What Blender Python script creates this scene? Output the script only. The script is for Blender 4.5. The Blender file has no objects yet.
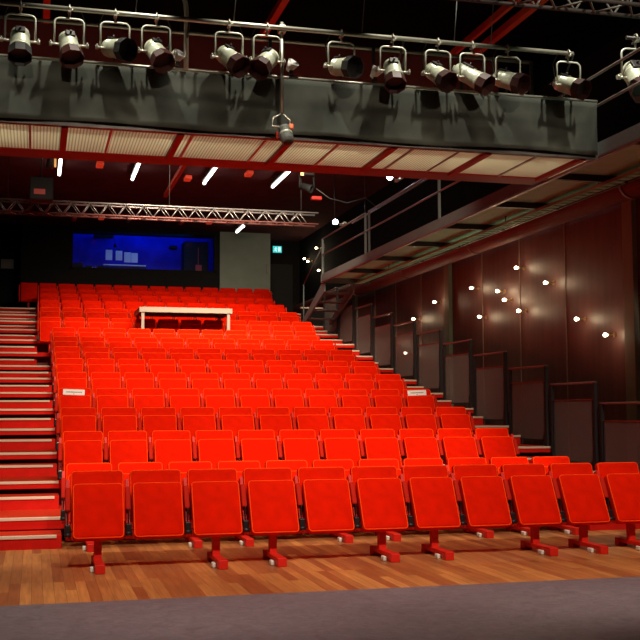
import bpy, bmesh, math, random
from mathutils import Vector, Matrix
random.seed(7)
S = bpy.context.scene
COL = S.collection
rad = math.radians

# ------------------------------------------------------------------ camera
CAM_H = 1.39
yaw, pitch, roll = 0.25708, 0.08321, -0.00234
cy_, sy_, cp_, sp_ = math.cos(yaw), math.sin(yaw), math.cos(pitch), math.sin(pitch)
fwd = Vector((sy_*cp_, cy_*cp_, sp_))
rt = Vector((cy_, -sy_, 0))
up = rt.cross(fwd)
r2 = rt*math.cos(roll) + up*math.sin(roll)
u2 = up*math.cos(roll) - rt*math.sin(roll)
cam = bpy.data.cameras.new('camera')
cam.sensor_width = 36
cam.lens = 1081.157/640*36
cam.clip_end = 200
camo = bpy.data.objects.new('camera', cam)
COL.objects.link(camo)
camo.matrix_world = Matrix(((r2.x, u2.x, -fwd.x, 0), (r2.y, u2.y, -fwd.y, 0), (r2.z, u2.z, -fwd.z, CAM_H), (0, 0, 0, 1)))
S.camera = camo

# ------------------------------------------------------------------ world, exposure, lights
w = bpy.data.worlds.new('world'); S.world = w; w.use_nodes = True
w.node_tree.nodes['Background'].inputs[0].default_value = (0.30, 0.22, 0.20, 1)
w.node_tree.nodes['Background'].inputs[1].default_value = 0.015
S.view_settings.view_transform = 'Standard'
S.view_settings.look = 'None'
S.view_settings.exposure = 0
S.view_settings.gamma = 1
S.view_settings.use_curve_mapping = False


def aim(o, target):
    d = Vector(target) - o.location
    o.rotation_euler = d.to_track_quat('-Z', 'Y').to_euler()


def area(name, loc, target, power, size, color=(1, .86, .68), sy=None, spread=180):
    l = bpy.data.lights.new(name, 'AREA'); l.energy = power; l.color = color
    l.size = size
    if sy:
        l.shape = 'RECTANGLE'; l.size_y = sy
    l.spread = rad(spread)
    o = bpy.data.objects.new(name, l); COL.objects.link(o); o.location = loc; aim(o, target)
    return o


def spot(name, loc, target, power, angle=60, blend=.6, radius=.08, color=(1, .84, .64)):
    l = bpy.data.lights.new(name, 'SPOT'); l.energy = power; l.color = color
    l.spot_size = rad(angle); l.spot_blend = blend; l.shadow_soft_size = radius
    o = bpy.data.objects.new(name, l); COL.objects.link(o); o.location = loc; aim(o, target)
    return o


# row of steep lights just in front of the bridge: graze the fascia and the lanterns
for x in (-1.3, 0.55, 2.4, 4.25, 6.1):
    spot('bridge_front_light', (x+.15, 10.48, 6.95), (x, 11.30, 4.75), 310, 57, .5, .035, (1, .95, .80))
# stage wash: stage floor, wooden floor and first rows
for x in (-0.6, 2.4, 5.4):
    spot('stage_wash', (x, 4.6, 6.95), (x+.25, 9.9, 0.2), 1080, 62, .6, .12, (1, .86, .76))
# lights over the stage aimed under the bridge into the stands
for x in (-0.3, 1.5, 3.3, 5.1, 6.9):
    spot('stand_light_low', (x, 6.2, 6.7), (x*.86+.5, 14.9, 0.8), 900, 36, .45, .12)
# added fill spots without fixtures behind the bridge, brighten the stands
for x in (0.6, 2.6, 4.6):
    spot('stand_light', (x, 13.4, 6.55), (x*.85+.6, 19.8, 1.9), 1080, 78, .9, .15)
for x in (2.2, 3.6, 5.0):
    spot('stand_light_back', (x, 19.5, 6.75), (x*.8+1.2, 25.8, 2.8), 1150, 76, .9, .15)
# added fill light inside the bridge, brightens the pale gauze floor from above
area('bridge_light', (2.4, 12.15, 5.25), (2.4, 12.15, 4.4), 36, 8.2, (1, .96, .80), .5, 130)
# spot washing the right half of the back wall
spot('back_wall_wash', (7.0, 30.6, 6.85), (6.5, 33.7, 6.1), 22, 80, .8, .1, (.95, 1, .84))
# blue working light in the control room
area('booth_light', (3.2, 34.6, 7.3), (3.0, 36.3, 6.2), 105, 3.2, (.0, .20, 1), .8)

# ------------------------------------------------------------------ materials


def mat(name, base, rough=.6, metal=0, noise=0, nscale=20, sheen=0, emis=None, estr=0, spec=.5, bump=0, coat=0):
    m = bpy.data.materials.new(name); m.use_nodes = True
    nt = m.node_tree; b = nt.nodes['Principled BSDF']
    b.inputs['Base Color'].default_value = (*base, 1)
    b.inputs['Roughness'].default_value = rough
    b.inputs['Metallic'].default_value = metal
    b.inputs['Specular IOR Level'].default_value = spec
    if sheen:
        b.inputs['Sheen Weight'].default_value = sheen
        b.inputs['Sheen Roughness'].default_value = .4
        b.inputs['Sheen Tint'].default_value = (min(1, base[0]*1.3), base[1]*4+.02, base[2]*3+.01, 1)
    if coat:
        b.inputs['Coat Weight'].default_value = coat
    if emis:
        b.inputs['Emission Color'].default_value = (*emis, 1)
        b.inputs['Emission Strength'].default_value = estr
    if noise or bump:
        tc = nt.nodes.new('ShaderNodeTexCoord')
        n = nt.nodes.new('ShaderNodeTexNoise'); n.inputs['Scale'].default_value = nscale
        n.inputs['Detail'].default_value = 5
        nt.links.new(tc.outputs['Object'], n.inputs['Vector'])
        if noise:
            rp = nt.nodes.new('ShaderNodeMapRange')
            rp.inputs['From Min'].default_value = .25; rp.inputs['From Max'].default_value = .75
            rp.inputs['To Min'].default_value = 1-noise; rp.inputs['To Max'].default_value = 1+noise
            nt.links.new(n.outputs['Fac'], rp.inputs['Value'])
            mx = nt.nodes.new('ShaderNodeVectorMath'); mx.operation = 'SCALE'
            mx.inputs[0].default_value = base
            nt.links.new(rp.outputs['Result'], mx.inputs['Scale'])
            nt.links.new(mx.outputs['Vector'], b.inputs['Base Color'])
        if bump:
            bp = nt.nodes.new('ShaderNodeBump'); bp.inputs['Strength'].default_value = bump
            bp.inputs['Distance'].default_value = .01
            nt.links.new(n.outputs['Fac'], bp.inputs['Height'])
            nt.links.new(bp.outputs['Normal'], b.inputs['Normal'])
    return m


M = {}
M['velvet'] = mat('seat_velvet', (.72, .010, .0007), .9, noise=.12, nscale=9, spec=.02)
M['piping'] = mat('seat_piping', (1.0, .060, .006), .8, spec=.05)  # brighter orange carries the rim light along the velvet edges
M['redmetal'] = mat('red_lacquered_metal', (.66, .016, .006), .5, spec=.22, noise=.06)
M['armred'] = mat('red_armrest_plastic', (.50, .014, .005), .65, spec=.06)
M['hinge'] = mat('dark_hinge_metal', (.03, .02, .02), .4, .5)
M['castor'] = mat('pale_castor', (.75, .68, .55), .5)
M['carpet'] = mat('red_tread_covering', (.60, .030, .008), .8, spec=.1, noise=.1, nscale=40)
M['riser'] = mat('red_riser', (.60, .012, .006), .7, spec=.08, noise=.08, nscale=12)
M['nosing'] = mat('pale_nosing', (.72, .56, .40), .5)
M['black'] = mat('matt_black', (.010, .009, .009), .8)
M['blackwall'] = mat('black_wall', (.009, .010, .011), .85, spec=.05, noise=.2, nscale=3)
M['backdark'] = mat('dark_back_wall', (.014, .012, .011), .85, spec=.05, noise=.1, nscale=4)
M['backgreen'] = mat('grey_green_back_wall', (.20, .22, .17), .8, noise=.08, nscale=3)
M['ceilrear'] = mat('dark_brown_ceiling', (.075, .032, .034), .9, spec=.05, noise=.2, nscale=2)  # red bounce light on the black ceiling is put into this colour
M['ceil'] = mat('dark_ceiling', (.0045, .007, .008), .9, spec=0, noise=.2, nscale=2)
M['redpaint'] = mat('red_painted_steel', (.27, .016, .012), .6, spec=.15, noise=.1)
M['beamred'] = mat('orange_red_steel', (.42, .045, .018), .6, spec=.15)
M['redpanel'] = mat('dark_red_panel', (.17, .014, .012), .6, noise=.12, nscale=5)
M['duct'] = mat('dark_red_duct', (.15, .042, .038), .6, spec=.25, noise=.08, nscale=4)
M['silver'] = mat('silver_lantern', (.58, .60, .46), .38, .35, noise=.06, nscale=18)
M['yoke'] = mat('grey_yoke', (.62, .62, .52), .4, .3)
M['hood'] = mat('dark_red_hood', (.036, .008, .006), .5)
M['hoodblack'] = mat('black_hood', (.014, .013, .013), .5)
M['pipe'] = mat('steel_pipe', (.42, .40, .33), .35, .7)
M['pipered'] = mat('brown_red_pipe', (.18, .06, .05), .4, .4)
M['alu'] = mat('aluminium_truss', (.27, .25, .24), .4, .7)
M['grey'] = mat('grey_steel', (.13, .14, .13), .6, .1, spec=.2, noise=.1)
M['pilaster'] = mat('grey_pilaster', (.24, .25, .19), .7, spec=.1)
M['joint'] = mat('pale_joint_strip', (.26, .17, .13), .6)
M['darksteel'] = mat('dark_steel', (.035, .028, .027), .5, .3)
M['railtop'] = mat('brown_steel_rail', (.15, .11, .10), .4, .4)
M['underpanel'] = mat('pale_grey_soffit', (.26, .60, .46), .8, spec=.1, noise=.1, nscale=4)
M['tabletop'] = mat('pale_table_laminate', (.33, .26, .19), .6)
M['paper'] = mat('white_paper', (.85, .82, .78), .7)
M['ink'] = mat('grey_print', (.16, .14, .14), .7)
M['plastic'] = mat('black_plastic', (.012, .012, .012), .7, spec=.15)
M['cable'] = mat('black_cable', (.03, .03, .03), .5)
M['tube'] = mat('fluorescent_tube', (.9, .9, .9), .5, emis=(1, .95, .86), estr=7)
M['bulb'] = mat('glowing_bulb', (1, .9, .7), .5, emis=(1, .80, .52), estr=16)
M['coldlens'] = mat('lit_cold_lens', (1, 1, 1), .4, emis=(.86, .86, 1), estr=30)
M['brass'] = mat('brass_bracket', (.4, .28, .14), .4, .6)
M['exit'] = mat('exit_green_panel', (.05, .5, .45), .5, emis=(.03, .62, .60), estr=.9)
M['exitwhite'] = mat('exit_white_pictogram', (.9, .95, .9), .5, emis=(.75, 1, 1), estr=.9)
M['bluewhite'] = mat('pale_panel', (.85, .87, .9), .5)
M['boothwall'] = mat('booth_wall', (.02, .018, .46), .8, spec=.1, noise=.35, nscale=2)
M['greyplate'] = mat('grey_switch_plate', (.20, .18, .15), .6)
M['pinkred'] = mat('faded_red_plastic', (.55, .06, .05), .6)
M['redbox'] = mat('bright_red_box', (.75, .05, .02), .5, emis=(1, .07, .02), estr=.25)  # weak glow added to the red plastic, in place of red light
M['orange'] = mat('orange_gel', (.7, .16, .05), .5)

# wooden floor: planks that run away from the stage


def wood():
    m = bpy.data.materials.new('wood_plank_floor'); m.use_nodes = True
    nt = m.node_tree; b = nt.nodes['Principled BSDF']; N = nt.nodes.new; L = nt.links.new
    tc = N('ShaderNodeTexCoord'); sp = N('ShaderNodeSeparateXYZ'); L(tc.outputs['Object'], sp.inputs[0])
    cb = N('ShaderNodeCombineXYZ'); L(sp.outputs['Y'], cb.inputs['X']); L(sp.outputs['X'], cb.inputs['Y'])
    br = N('ShaderNodeTexBrick'); L(cb.outputs[0], br.inputs['Vector'])
    br.inputs['Scale'].default_value = 1
    br.inputs['Brick Width'].default_value = 1.15; br.inputs['Row Height'].default_value = .085
    br.inputs['Mortar Size'].default_value = .0012; br.inputs['Bias'].default_value = -.1
    br.inputs['Color1'].default_value = (.33, .100, .028, 1); br.inputs['Color2'].default_value = (.62, .250, .065, 1)
    br.inputs['Mortar'].default_value = (.10, .03, .012, 1)
    br.offset = .37; br.offset_frequency = 3
    # grain
    mp = N('ShaderNodeMapping'); mp.inputs['Scale'].default_value = (38, 2.2, 1); L(tc.outputs['Object'], mp.inputs['Vector'])
    n = N('ShaderNodeTexNoise'); n.inputs['Scale'].default_value = 1; n.inputs['Detail'].default_value = 6; L(mp.outputs[0], n.inputs['Vector'])
    n2 = N('ShaderNodeTexNoise'); n2.inputs['Scale'].default_value = .9; n2.inputs['Detail'].default_value = 3; L(tc.outputs['Object'], n2.inputs['Vector'])
    mr = N('ShaderNodeMapRange'); L(n.outputs['Fac'], mr.inputs['Value'])
    mr.inputs['From Min'].default_value = .3; mr.inputs['From Max'].default_value = .7
    mr.inputs['To Min'].default_value = .80; mr.inputs['To Max'].default_value = 1.18
    mr2 = N('ShaderNodeMapRange'); L(n2.outputs['Fac'], mr2.inputs['Value'])
    mr2.inputs['From Min'].default_value = .3; mr2.inputs['From Max'].default_value = .7
    mr2.inputs['To Min'].default_value = .82; mr2.inputs['To Max'].default_value = 1.15
    mu = N('ShaderNodeMath'); mu.operation = 'MULTIPLY'; L(mr.outputs[0], mu.inputs[0]); L(mr2.outputs[0], mu.inputs[1])
    vm = N('ShaderNodeVectorMath'); vm.operation = 'SCALE'; L(br.outputs['Color'], vm.inputs[0]); L(mu.outputs[0], vm.inputs['Scale'])
    L(vm.outputs[0], b.inputs['Base Color'])
    b.inputs['Roughness'].default_value = .42
    return m


def vinyl():
    m = bpy.data.materials.new('grey_stage_vinyl'); m.use_nodes = True
    nt = m.node_tree; b = nt.nodes['Principled BSDF']; N = nt.nodes.new; L = nt.links.new
    tc = N('ShaderNodeTexCoord')
    n = N('ShaderNodeTexNoise'); n.inputs['Scale'].default_value = 9; n.inputs['Detail'].default_value = 9; n.inputs['Roughness'].default_value = .75
    n.inputs['Distortion'].default_value = 1.2
    L(tc.outputs['Object'], n.inputs['Vector'])
    r = N('ShaderNodeValToRGB'); L(n.outputs['Fac'], r.inputs[0])
    r.color_ramp.elements[0].position = .32; r.color_ramp.elements[0].color = (.120, .092, .098, 1)
    r.color_ramp.elements[1].position = .72; r.color_ramp.elements[1].color = (.235, .185, .195, 1)
    L(r.outputs[0], b.inputs['Base Color'])
    b.inputs['Roughness'].default_value = .55
    return m


def gauze():
    # pale ribbed gauze deck that lets light through
    m = bpy.data.materials.new('pale_ribbed_gauze'); m.use_nodes = True
    nt = m.node_tree; N = nt.nodes.new; L = nt.links.new
    b = nt.nodes['Principled BSDF']; out = nt.nodes['Material Output']
    tc = N('ShaderNodeTexCoord'); wv = N('ShaderNodeTexWave'); wv.inputs['Scale'].default_value = 9.0; wv.bands_direction = 'X'
    L(tc.outputs['Object'], wv.inputs['Vector'])
    r = N('ShaderNodeValToRGB'); L(wv.outputs['Fac'], r.inputs[0])
    r.color_ramp.elements[0].position = .08; r.color_ramp.elements[0].color = (.44, .40, .30, 1)
    r.color_ramp.elements[1].position = .5; r.color_ramp.elements[1].color = (.78, .79, .65, 1)
    L(r.outputs[0], b.inputs['Base Color']); b.inputs['Roughness'].default_value = .8
    t = N('ShaderNodeBsdfTranslucent'); L(r.outputs[0], t.inputs['Color'])
    mx = N('ShaderNodeMixShader'); mx.inputs[0].default_value = .5
    L(b.outputs[0], mx.inputs[1]); L(t.outputs[0], mx.inputs[2]); L(mx.outputs[0], out.inputs['Surface'])
    return m


def mesh_panel():
    # perforated black sheet: fine holes, partly see-through
    m = bpy.data.materials.new('perforated_black_sheet'); m.use_nodes = True
    nt = m.node_tree; N = nt.nodes.new; L = nt.links.new
    b = nt.nodes['Principled BSDF']; out = nt.nodes['Material Output']
    b.inputs['Base Color'].default_value = (.19, .20, .18, 1); b.inputs['Roughness'].default_value = .6
    tr = N('ShaderNodeBsdfTransparent'); mx = N('ShaderNodeMixShader'); mx.inputs[0].default_value = .45
    L(b.outputs[0], mx.inputs[1]); L(tr.outputs[0], mx.inputs[2]); L(mx.outputs[0], out.inputs['Surface'])
    return m


def wallpanel():
    m = bpy.data.materials.new('dark_maroon_wall'); m.use_nodes = True
    nt = m.node_tree; N = nt.nodes.new; L = nt.links.new; b = nt.nodes['Principled BSDF']
    tc = N('ShaderNodeTexCoord'); mp = N('ShaderNodeMapping'); mp.inputs['Scale'].default_value = (1, 6, .8); L(tc.outputs['Object'], mp.inputs[0])
    n = N('ShaderNodeTexNoise'); n.inputs['Scale'].default_value = 1.5; n.inputs['Detail'].default_value = 5; L(mp.outputs[0], n.inputs['Vector'])
    r = N('ShaderNodeValToRGB'); L(n.outputs['Fac'], r.inputs[0])
    r.color_ramp.elements[0].position = .3; r.color_ramp.elements[0].color = (.080, .034, .030, 1)
    r.color_ramp.elements[1].position = .7; r.color_ramp.elements[1].color = (.130, .054, .047, 1)
    L(r.outputs[0], b.inputs['Base Color']); b.inputs['Roughness'].default_value = .5
    return m


def glass():
    m = bpy.data.materials.new('window_glass'); m.use_nodes = True
    nt = m.node_tree; N = nt.nodes.new; L = nt.links.new; out = nt.nodes['Material Output']
    tr = N('ShaderNodeBsdfTransparent'); tr.inputs[0].default_value = (.93, .95, .98, 1)
    gl = N('ShaderNodeBsdfGlossy'); gl.inputs['Roughness'].default_value = .05
    mx = N('ShaderNodeMixShader'); mx.inputs[0].default_value = .015
    L(tr.outputs[0], mx.inputs[1]); L(gl.outputs[0], mx.inputs[2]); L(mx.outputs[0], out.inputs['Surface'])
    return m


def cloth():
    m = bpy.data.materials.new('black_border_cloth'); m.use_nodes = True
    nt = m.node_tree; N = nt.nodes.new; L = nt.links.new; b = nt.nodes['Principled BSDF']
    tc = N('ShaderNodeTexCoord'); n = N('ShaderNodeTexNoise'); n.inputs['Scale'].default_value = 3; n.inputs['Detail'].default_value = 4
    L(tc.outputs['Object'], n.inputs['Vector'])
    r = N('ShaderNodeValToRGB'); L(n.outputs['Fac'], r.inputs[0])
    r.color_ramp.elements[0].position = .3; r.color_ramp.elements[0].color = (.040, .043, .037, 1)
    r.color_ramp.elements[1].position = .7; r.color_ramp.elements[1].color = (.068, .072, .060, 1)
    L(r.outputs[0], b.inputs['Base Color']); b.inputs['Roughness'].default_value = .9
    b.inputs['Specular IOR Level'].default_value = .1
    return m


M['wood'] = wood(); M['vinyl'] = vinyl(); M['gauze'] = gauze(); M['perf'] = mesh_panel()
M['wall'] = wallpanel(); M['glass'] = glass(); M['cloth'] = cloth()

# ------------------------------------------------------------------ mesh helpers


class MB:
    def __init__(s): s.bm = bmesh.new()

    def _in(s, other, mtx=None):
        if mtx: bmesh.ops.transform(other, matrix=mtx, verts=other.verts)
        me = bpy.data.meshes.new('t'); other.to_mesh(me); other.free()
        s.bm.from_mesh(me); bpy.data.meshes.remove(me)

    def box(s, x0, x1, y0, y1, z0, z1, bev=0, seg=2, mtx=None, smooth=False):
        b = bmesh.new(); bmesh.ops.create_cube(b, size=1)
        for v in b.verts:
            v.co = Vector(((x0+x1)/2+v.co.x*(x1-x0), (y0+y1)/2+v.co.y*(y1-y0), (z0+z1)/2+v.co.z*(z1-z0)))
        if bev:
            bmesh.ops.bevel(b, geom=list(b.edges), offset=bev, segments=seg, profile=.5, affect='EDGES')
        if smooth:
            for f in b.faces: f.smooth = True
        s._in(b, mtx); return s

    def tube(s, p0, p1, r, n=10, r1=None):
        p0, p1 = Vector(p0), Vector(p1); d = p1-p0
        b = bmesh.new()
        bmesh.ops.create_cone(b, cap_ends=True, segments=n, radius1=r, radius2=r if r1 is None else r1, depth=d.length)
        for f in b.faces:
            if len(f.verts) == 4: f.smooth = True
        q = d.to_track_quat('Z', 'Y').to_matrix().to_4x4()
        s._in(b, Matrix.Translation((p0+p1)/2) @ q); return s

    def poly(s, pts, r, n=8, closed=False):
        pts = [Vector(p) for p in pts]; m = len(pts); bm = s.bm; rings = []
        for i, p in enumerate(pts):
            a = pts[(i-1) % m] if (closed or i) else p
            c = pts[(i+1) % m] if (closed or i < m-1) else p
            t = (c-a).normalized()
            ref = Vector((0, 0, 1)) if abs(t.z) < .9 else Vector((0, 1, 0))
            u = t.cross(ref).normalized(); v = t.cross(u).normalized()
            rings.append((p, u, v))
        # parallel frames
        R = []
        pu = rings[0][1]
        for (p, u, v) in rings:
            t = u.cross(v)
            uu = (pu - t*pu.dot(t))
            uu = uu.normalized() if uu.length > 1e-6 else u
            vv = t.cross(uu).normalized(); pu = uu
            R.append([bm.verts.new(p+uu*r*math.cos(2*math.pi*k/n)+vv*r*math.sin(2*math.pi*k/n)) for k in range(n)])
        for i in range(m if closed else m-1):
            A, B = R[i], R[(i+1) % m]
            for k in range(n):
                f = bm.faces.new((A[k], A[(k+1) % n], B[(k+1) % n], B[k])); f.smooth = True
        if not closed:
            bm.faces.new(R[0][::-1]); bm.faces.new(R[-1])
        return s

    def lathe(s, prof, mtx=None, n=20, cap=True):
        # prof: (radius, z) list, axis Z
        b = bmesh.new(); R = []
        for r, z in prof:
            R.append([b.verts.new((r*math.cos(2*math.pi*k/n), r*math.sin(2*math.pi*k/n), z)) for k in range(n)])
        for A, B in zip(R, R[1:]):
            for k in range(n):
                f = b.faces.new((A[k], A[(k+1) % n], B[(k+1) % n], B[k])); f.smooth = True
        if cap:
            b.faces.new(R[0][::-1]); b.faces.new(R[-1])
        bmesh.ops.recalc_face_normals(b, faces=b.faces)
        s._in(b, mtx); return s

    def prism(s, pts, x0, x1):
        # polygon in YZ extruded along X
        b = bmesh.new()
        A = [b.verts.new((x0, y, z)) for y, z in pts]; B = [b.verts.new((x1, y, z)) for y, z in pts]
        b.faces.new(A); b.faces.new(B[::-1]); n = len(pts)
        for k in range(n): b.faces.new((A[k], B[k], B[(k+1) % n], A[(k+1) % n]))
        bmesh.ops.recalc_face_normals(b, faces=b.faces)
        s._in(b); return s

    def mesh(s, name, m):
        me = bpy.data.meshes.new(name); s.bm.to_mesh(me); s.bm.free()
        me.materials.append(M[m] if isinstance(m, str) else m)
        return me

    def obj(s, name, m, parent=None, loc=None):
        return link(name, s.mesh(name, m), parent, loc)


def link(name, me, parent=None, loc=None):
    o = bpy.data.objects.new(name, me); COL.objects.link(o)
    if parent: o.parent = parent
    if loc is not None: o.location = loc
    return o


def tag(o, label, cat, group=None, kind=None):
    o['label'] = label; o['category'] = cat
    if group: o['group'] = group
    if kind: o['kind'] = kind
    return o


def thing(name, label, cat, loc=(0, 0, 0), rz=0, group=None):
    o = bpy.data.objects.new(name, None); o.empty_display_size = .1
    COL.objects.link(o); o.location = loc; o.rotation_euler = (0, 0, rz)
    return tag(o, label, cat, group)


def struct(o):
    o['kind'] = 'structure'; return o


ORD = ['first', 'second', 'third', 'fourth', 'fifth', 'sixth', 'seventh', 'eighth', 'ninth', 'tenth', 'eleventh', 'twelfth',
       'thirteenth', 'fourteenth', 'fifteenth', 'sixteenth']

# ------------------------------------------------------------------ layout constants (metres)
XL, XR = -1.75, 8.5          # side walls
YB = 33.7                    # control room wall
YB2 = 35.0                   # set back walls left and right of it
ZC = 7.05                    # ceiling
PITCH, X0, SW = .53, .327, .47
RUN = 1.4557
dzup = {11: .05, 12: .12, 13: .17, 14: .20, 15: .20, 16: .22}


def row_y(k): return {1: 10.20, 2: 11.70}.get(k, 13.40+RUN*(k-3))
def row_base(k): return 0.0 if k < 3 else .27+.2871*(k-3)+dzup.get(k, 0)
def front_y(k): return 11.88+RUN*(k-3)


XP0, XP1 = XL+.03, 7.52      # seating platforms

# ------------------------------------------------------------------ setting
o = struct(MB().box(XL-.2, XR+.2, -1.5, 35.3, -.2, 0).obj('floor', 'wood'))
mat_o = MB().box(XL+.02, XR-.02, -1.3, 8.17, 0, .004).obj('dance_floor', 'vinyl')
tag(mat_o, 'worn dark grey vinyl dance floor covering the stage in the foreground', 'stage floor')
struct(MB().box(XL-.2, XR+.2, -1.5, 19.0, ZC, ZC+.15).obj('ceiling', 'ceil'))
struct(MB().box(XL-.2, XR+.2, 19.0, 35.2, ZC, ZC+.15).obj('ceiling_rear', 'ceilrear'))
struct(MB().box(XL-.2, XL, -1.5, 35.2, 0, ZC).obj('wall_left', 'blackwall'))
mb = MB()
mb.box(XR, XR+.2, -1.5, 35.2, 0, 4.9)
struct(mb.obj('wall_right', 'wall'))
struct(MB().box(XR, XR+.2, -1.5, 35.2, 4.9, ZC).obj('wall_right_upper', 'blackwall'))
# back wall with the control room window (opening X .99..5.43, Z 5.77..6.92)
mb = MB()
mb.box(-.5, .99, YB, YB+.15, 0, ZC); mb.box(5.43, 5.58, YB, YB+.15, 0, ZC)
mb.box(.99, 5.43, YB, YB+.15, 0, 5.77); mb.box(.99, 5.43, YB, YB+.15, 6.93, ZC+.35)
struct(mb.obj('wall_back', 'backdark'))
struct(MB().box(5.58, 7.21, YB-.02, YB2+.05, 0, ZC).obj('wall_back_right', 'backgreen'))
struct(MB().box(XL, -.5, YB2, YB2+.15, 0, ZC).obj('wall_back_left', 'blackwall'))
struct(MB().box(7.2, XR, YB2, YB2+.15, 0, ZC).obj('wall_back_recess', 'backdark'))
# control room shell
struct(MB().box(.6, 5.5, 36.4, 36.5, 4.6, 7.45).obj('wall_booth_back', 'boothwall'))
struct(MB().box(.5, .6, YB+.15, 36.5, 4.6, 7.45).obj('wall_booth_left', 'boothwall'))
struct(MB().box(5.51, 5.58, YB+.15, 36.5, 4.6, 7.45).obj('wall_booth_right', 'boothwall'))
struct(MB().box(.5, 5.58, YB+.15, 36.5, 7.45, 7.5).obj('ceiling_booth', 'boothwall'))
struct(MB().box(.5, 5.58, YB+.15, 36.5, 4.5, 4.6).obj('floor_booth', 'black'))
win = struct(MB().box(.99, 5.43, YB+.05, YB+.06, 5.77, 6.93).obj('window_1', 'glass'))
fr = MB()
fr.box(.95, 1.03, YB-.015, YB+.1, 5.73, 6.97); fr.box(5.39, 5.47, YB-.015, YB+.1, 5.73, 6.97)
fr.box(.95, 5.47, YB-.015, YB+.1, 5.71, 5.78); fr.box(.95, 5.47, YB-.015, YB+.1, 6.92, 6.97)
fr.obj('window_frame', 'backdark', win)
# door in the recess
d = struct(MB().box(7.25, 8.25, YB2-.03, YB2, 4.3, 6.25).obj('door_1', 'black'))
MB().tube((7.42, YB2-.06, 5.25), (7.56, YB2-.06, 5.25), .015).tube((7.42, YB2-.06, 5.25), (7.42, YB2-.02, 5.25), .02).obj('door_handle', 'pipe', d)
# pilasters and joints of the right wall
mb = MB()
for n_, y in enumerate((14.16, 21.45, 28.4)):
    struct(MB().box(8.42, 8.5, y-.14, y+.14, 0, 4.6).obj('trim_%d' % (n_+1), 'pilaster'))
for n_, y in enumerate((16.25, 18.0, 19.7, 23.2, 25.0, 26.7, 12.6)):
    struct(MB().box(8.488, 8.5, y-.012, y+.012, 0, 4.6).obj('trim_%d' % (n_+4), 'joint'))

# ------------------------------------------------------------------ seating platforms and aisle steps
GP = 'red fronted seating platforms'
for k in range(3, 17):
    yf = front_y(k); z = row_base(k); zb = row_base(k-1) if k > 3 else 0
    yb = front_y(k+1)+.05 if k < 16 else YB-.03
    t = thing('seating_platform', 'red fronted seating platform carrying the %s row of seats' % ORD[k-1], 'platform', (0, yf, zb), 0, GP)
    h = z-zb; D = yb-yf
    MB().box(XP0, XP1, .008, D, h-.05, h).obj('deck', 'carpet', t)
    MB().box(XP0, XP1, 0, .02, h-.085 if k > 3 else h-.12, h-.004).obj('fascia', 'riser', t)
    MB().box(XP0, XP1, .30, .33, 0.002, h-.05).obj('skirt', 'redpanel', t)
    xl = .29 if k < 11 else .02
    mb = MB().box(XP0, xl, -.012, .035, h-.028, h+.004, .003, 1)
    mb.obj('nosing', 'nosing', t)
    MB().box((6.16 if k < 11 else 6.42 if k < 16 else 6.95), XP1, -.012, .035, h-.028, h+.004, .003, 1).obj('nosing', 'nosing', t)
    if k == 3:
        MB().box(XP0, .27, .02, .04, 0.002, h-.05).obj('riser', 'riser', t)
    # half steps in the two aisles
    for side in (0, 1):
        if side == 0: xa, xb = XP0+.01, (.235 if k < 11 else -.035)
        else: xa, xb = (6.20 if k < 11 else 6.46 if k < 16 else 7.0), 7.40
        hh = h/2
        s = thing('half_step', 'red half step with pale edge in the %s aisle leading up to the %s row' % (('left', 'right')[side], ORD[k-1]),
                  'step', ((xa+xb)/2, yf-.5, zb), 0, 'half steps in the aisles')
        a = (xb-xa)/2
        MB().box(-a, a+(.05 if side == 0 else 0), .012, .49, .001, hh-.004).obj('riser_box', 'riser', s)
        MB().box(-a, a+(.05 if side == 0 else 0), .02, .49, hh-.004, hh+.002).obj('tread', 'carpet', s)
        MB().box(-a, a, -.004, .045, hh-.027, hh+.004, .003, 1).obj('nosing', 'nosing', s)

# ------------------------------------------------------------------ seats
# local frame: x across, y = 0 at the top of the backrest, -y to the stage, z from the floor


def slab(p_top, p_bot, half, thick, bev):
    """rounded slab whose front face runs from p_top to p_bot (y, z)"""
    (yt, zt), (yb, zb) = p_top, p_bot
    L = math.hypot(yt-yb, zt-zb); ang = math.atan2(-(yb-yt), (zt-zb))
    b = MB()
    m = Matrix.Translation((0, (yt+yb)/2, (zt+zb)/2)) @ Matrix.Rotation(-ang, 4, 'X')
    b.box(-half, half, 0, thick, -L/2, L/2, bev, 3, m, True)
    return b, m, L


def rim(m, half, L, r, c, y=.0):
    pts = []
    a, hh = half-r*.5, L/2-r*.5
    for cx, cz, a0 in ((a-c, hh-c, 0), (-a+c, hh-c, 90), (-a+c, -hh+c, 180), (a-c, -hh+c, 270)):
        for q in (0, 30, 60, 90):
            t_ = rad(a0+q)
            pts.append(m @ Vector((cx+c*math.cos(t_), y, cz+c*math.sin(t_))))
    return pts


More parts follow.
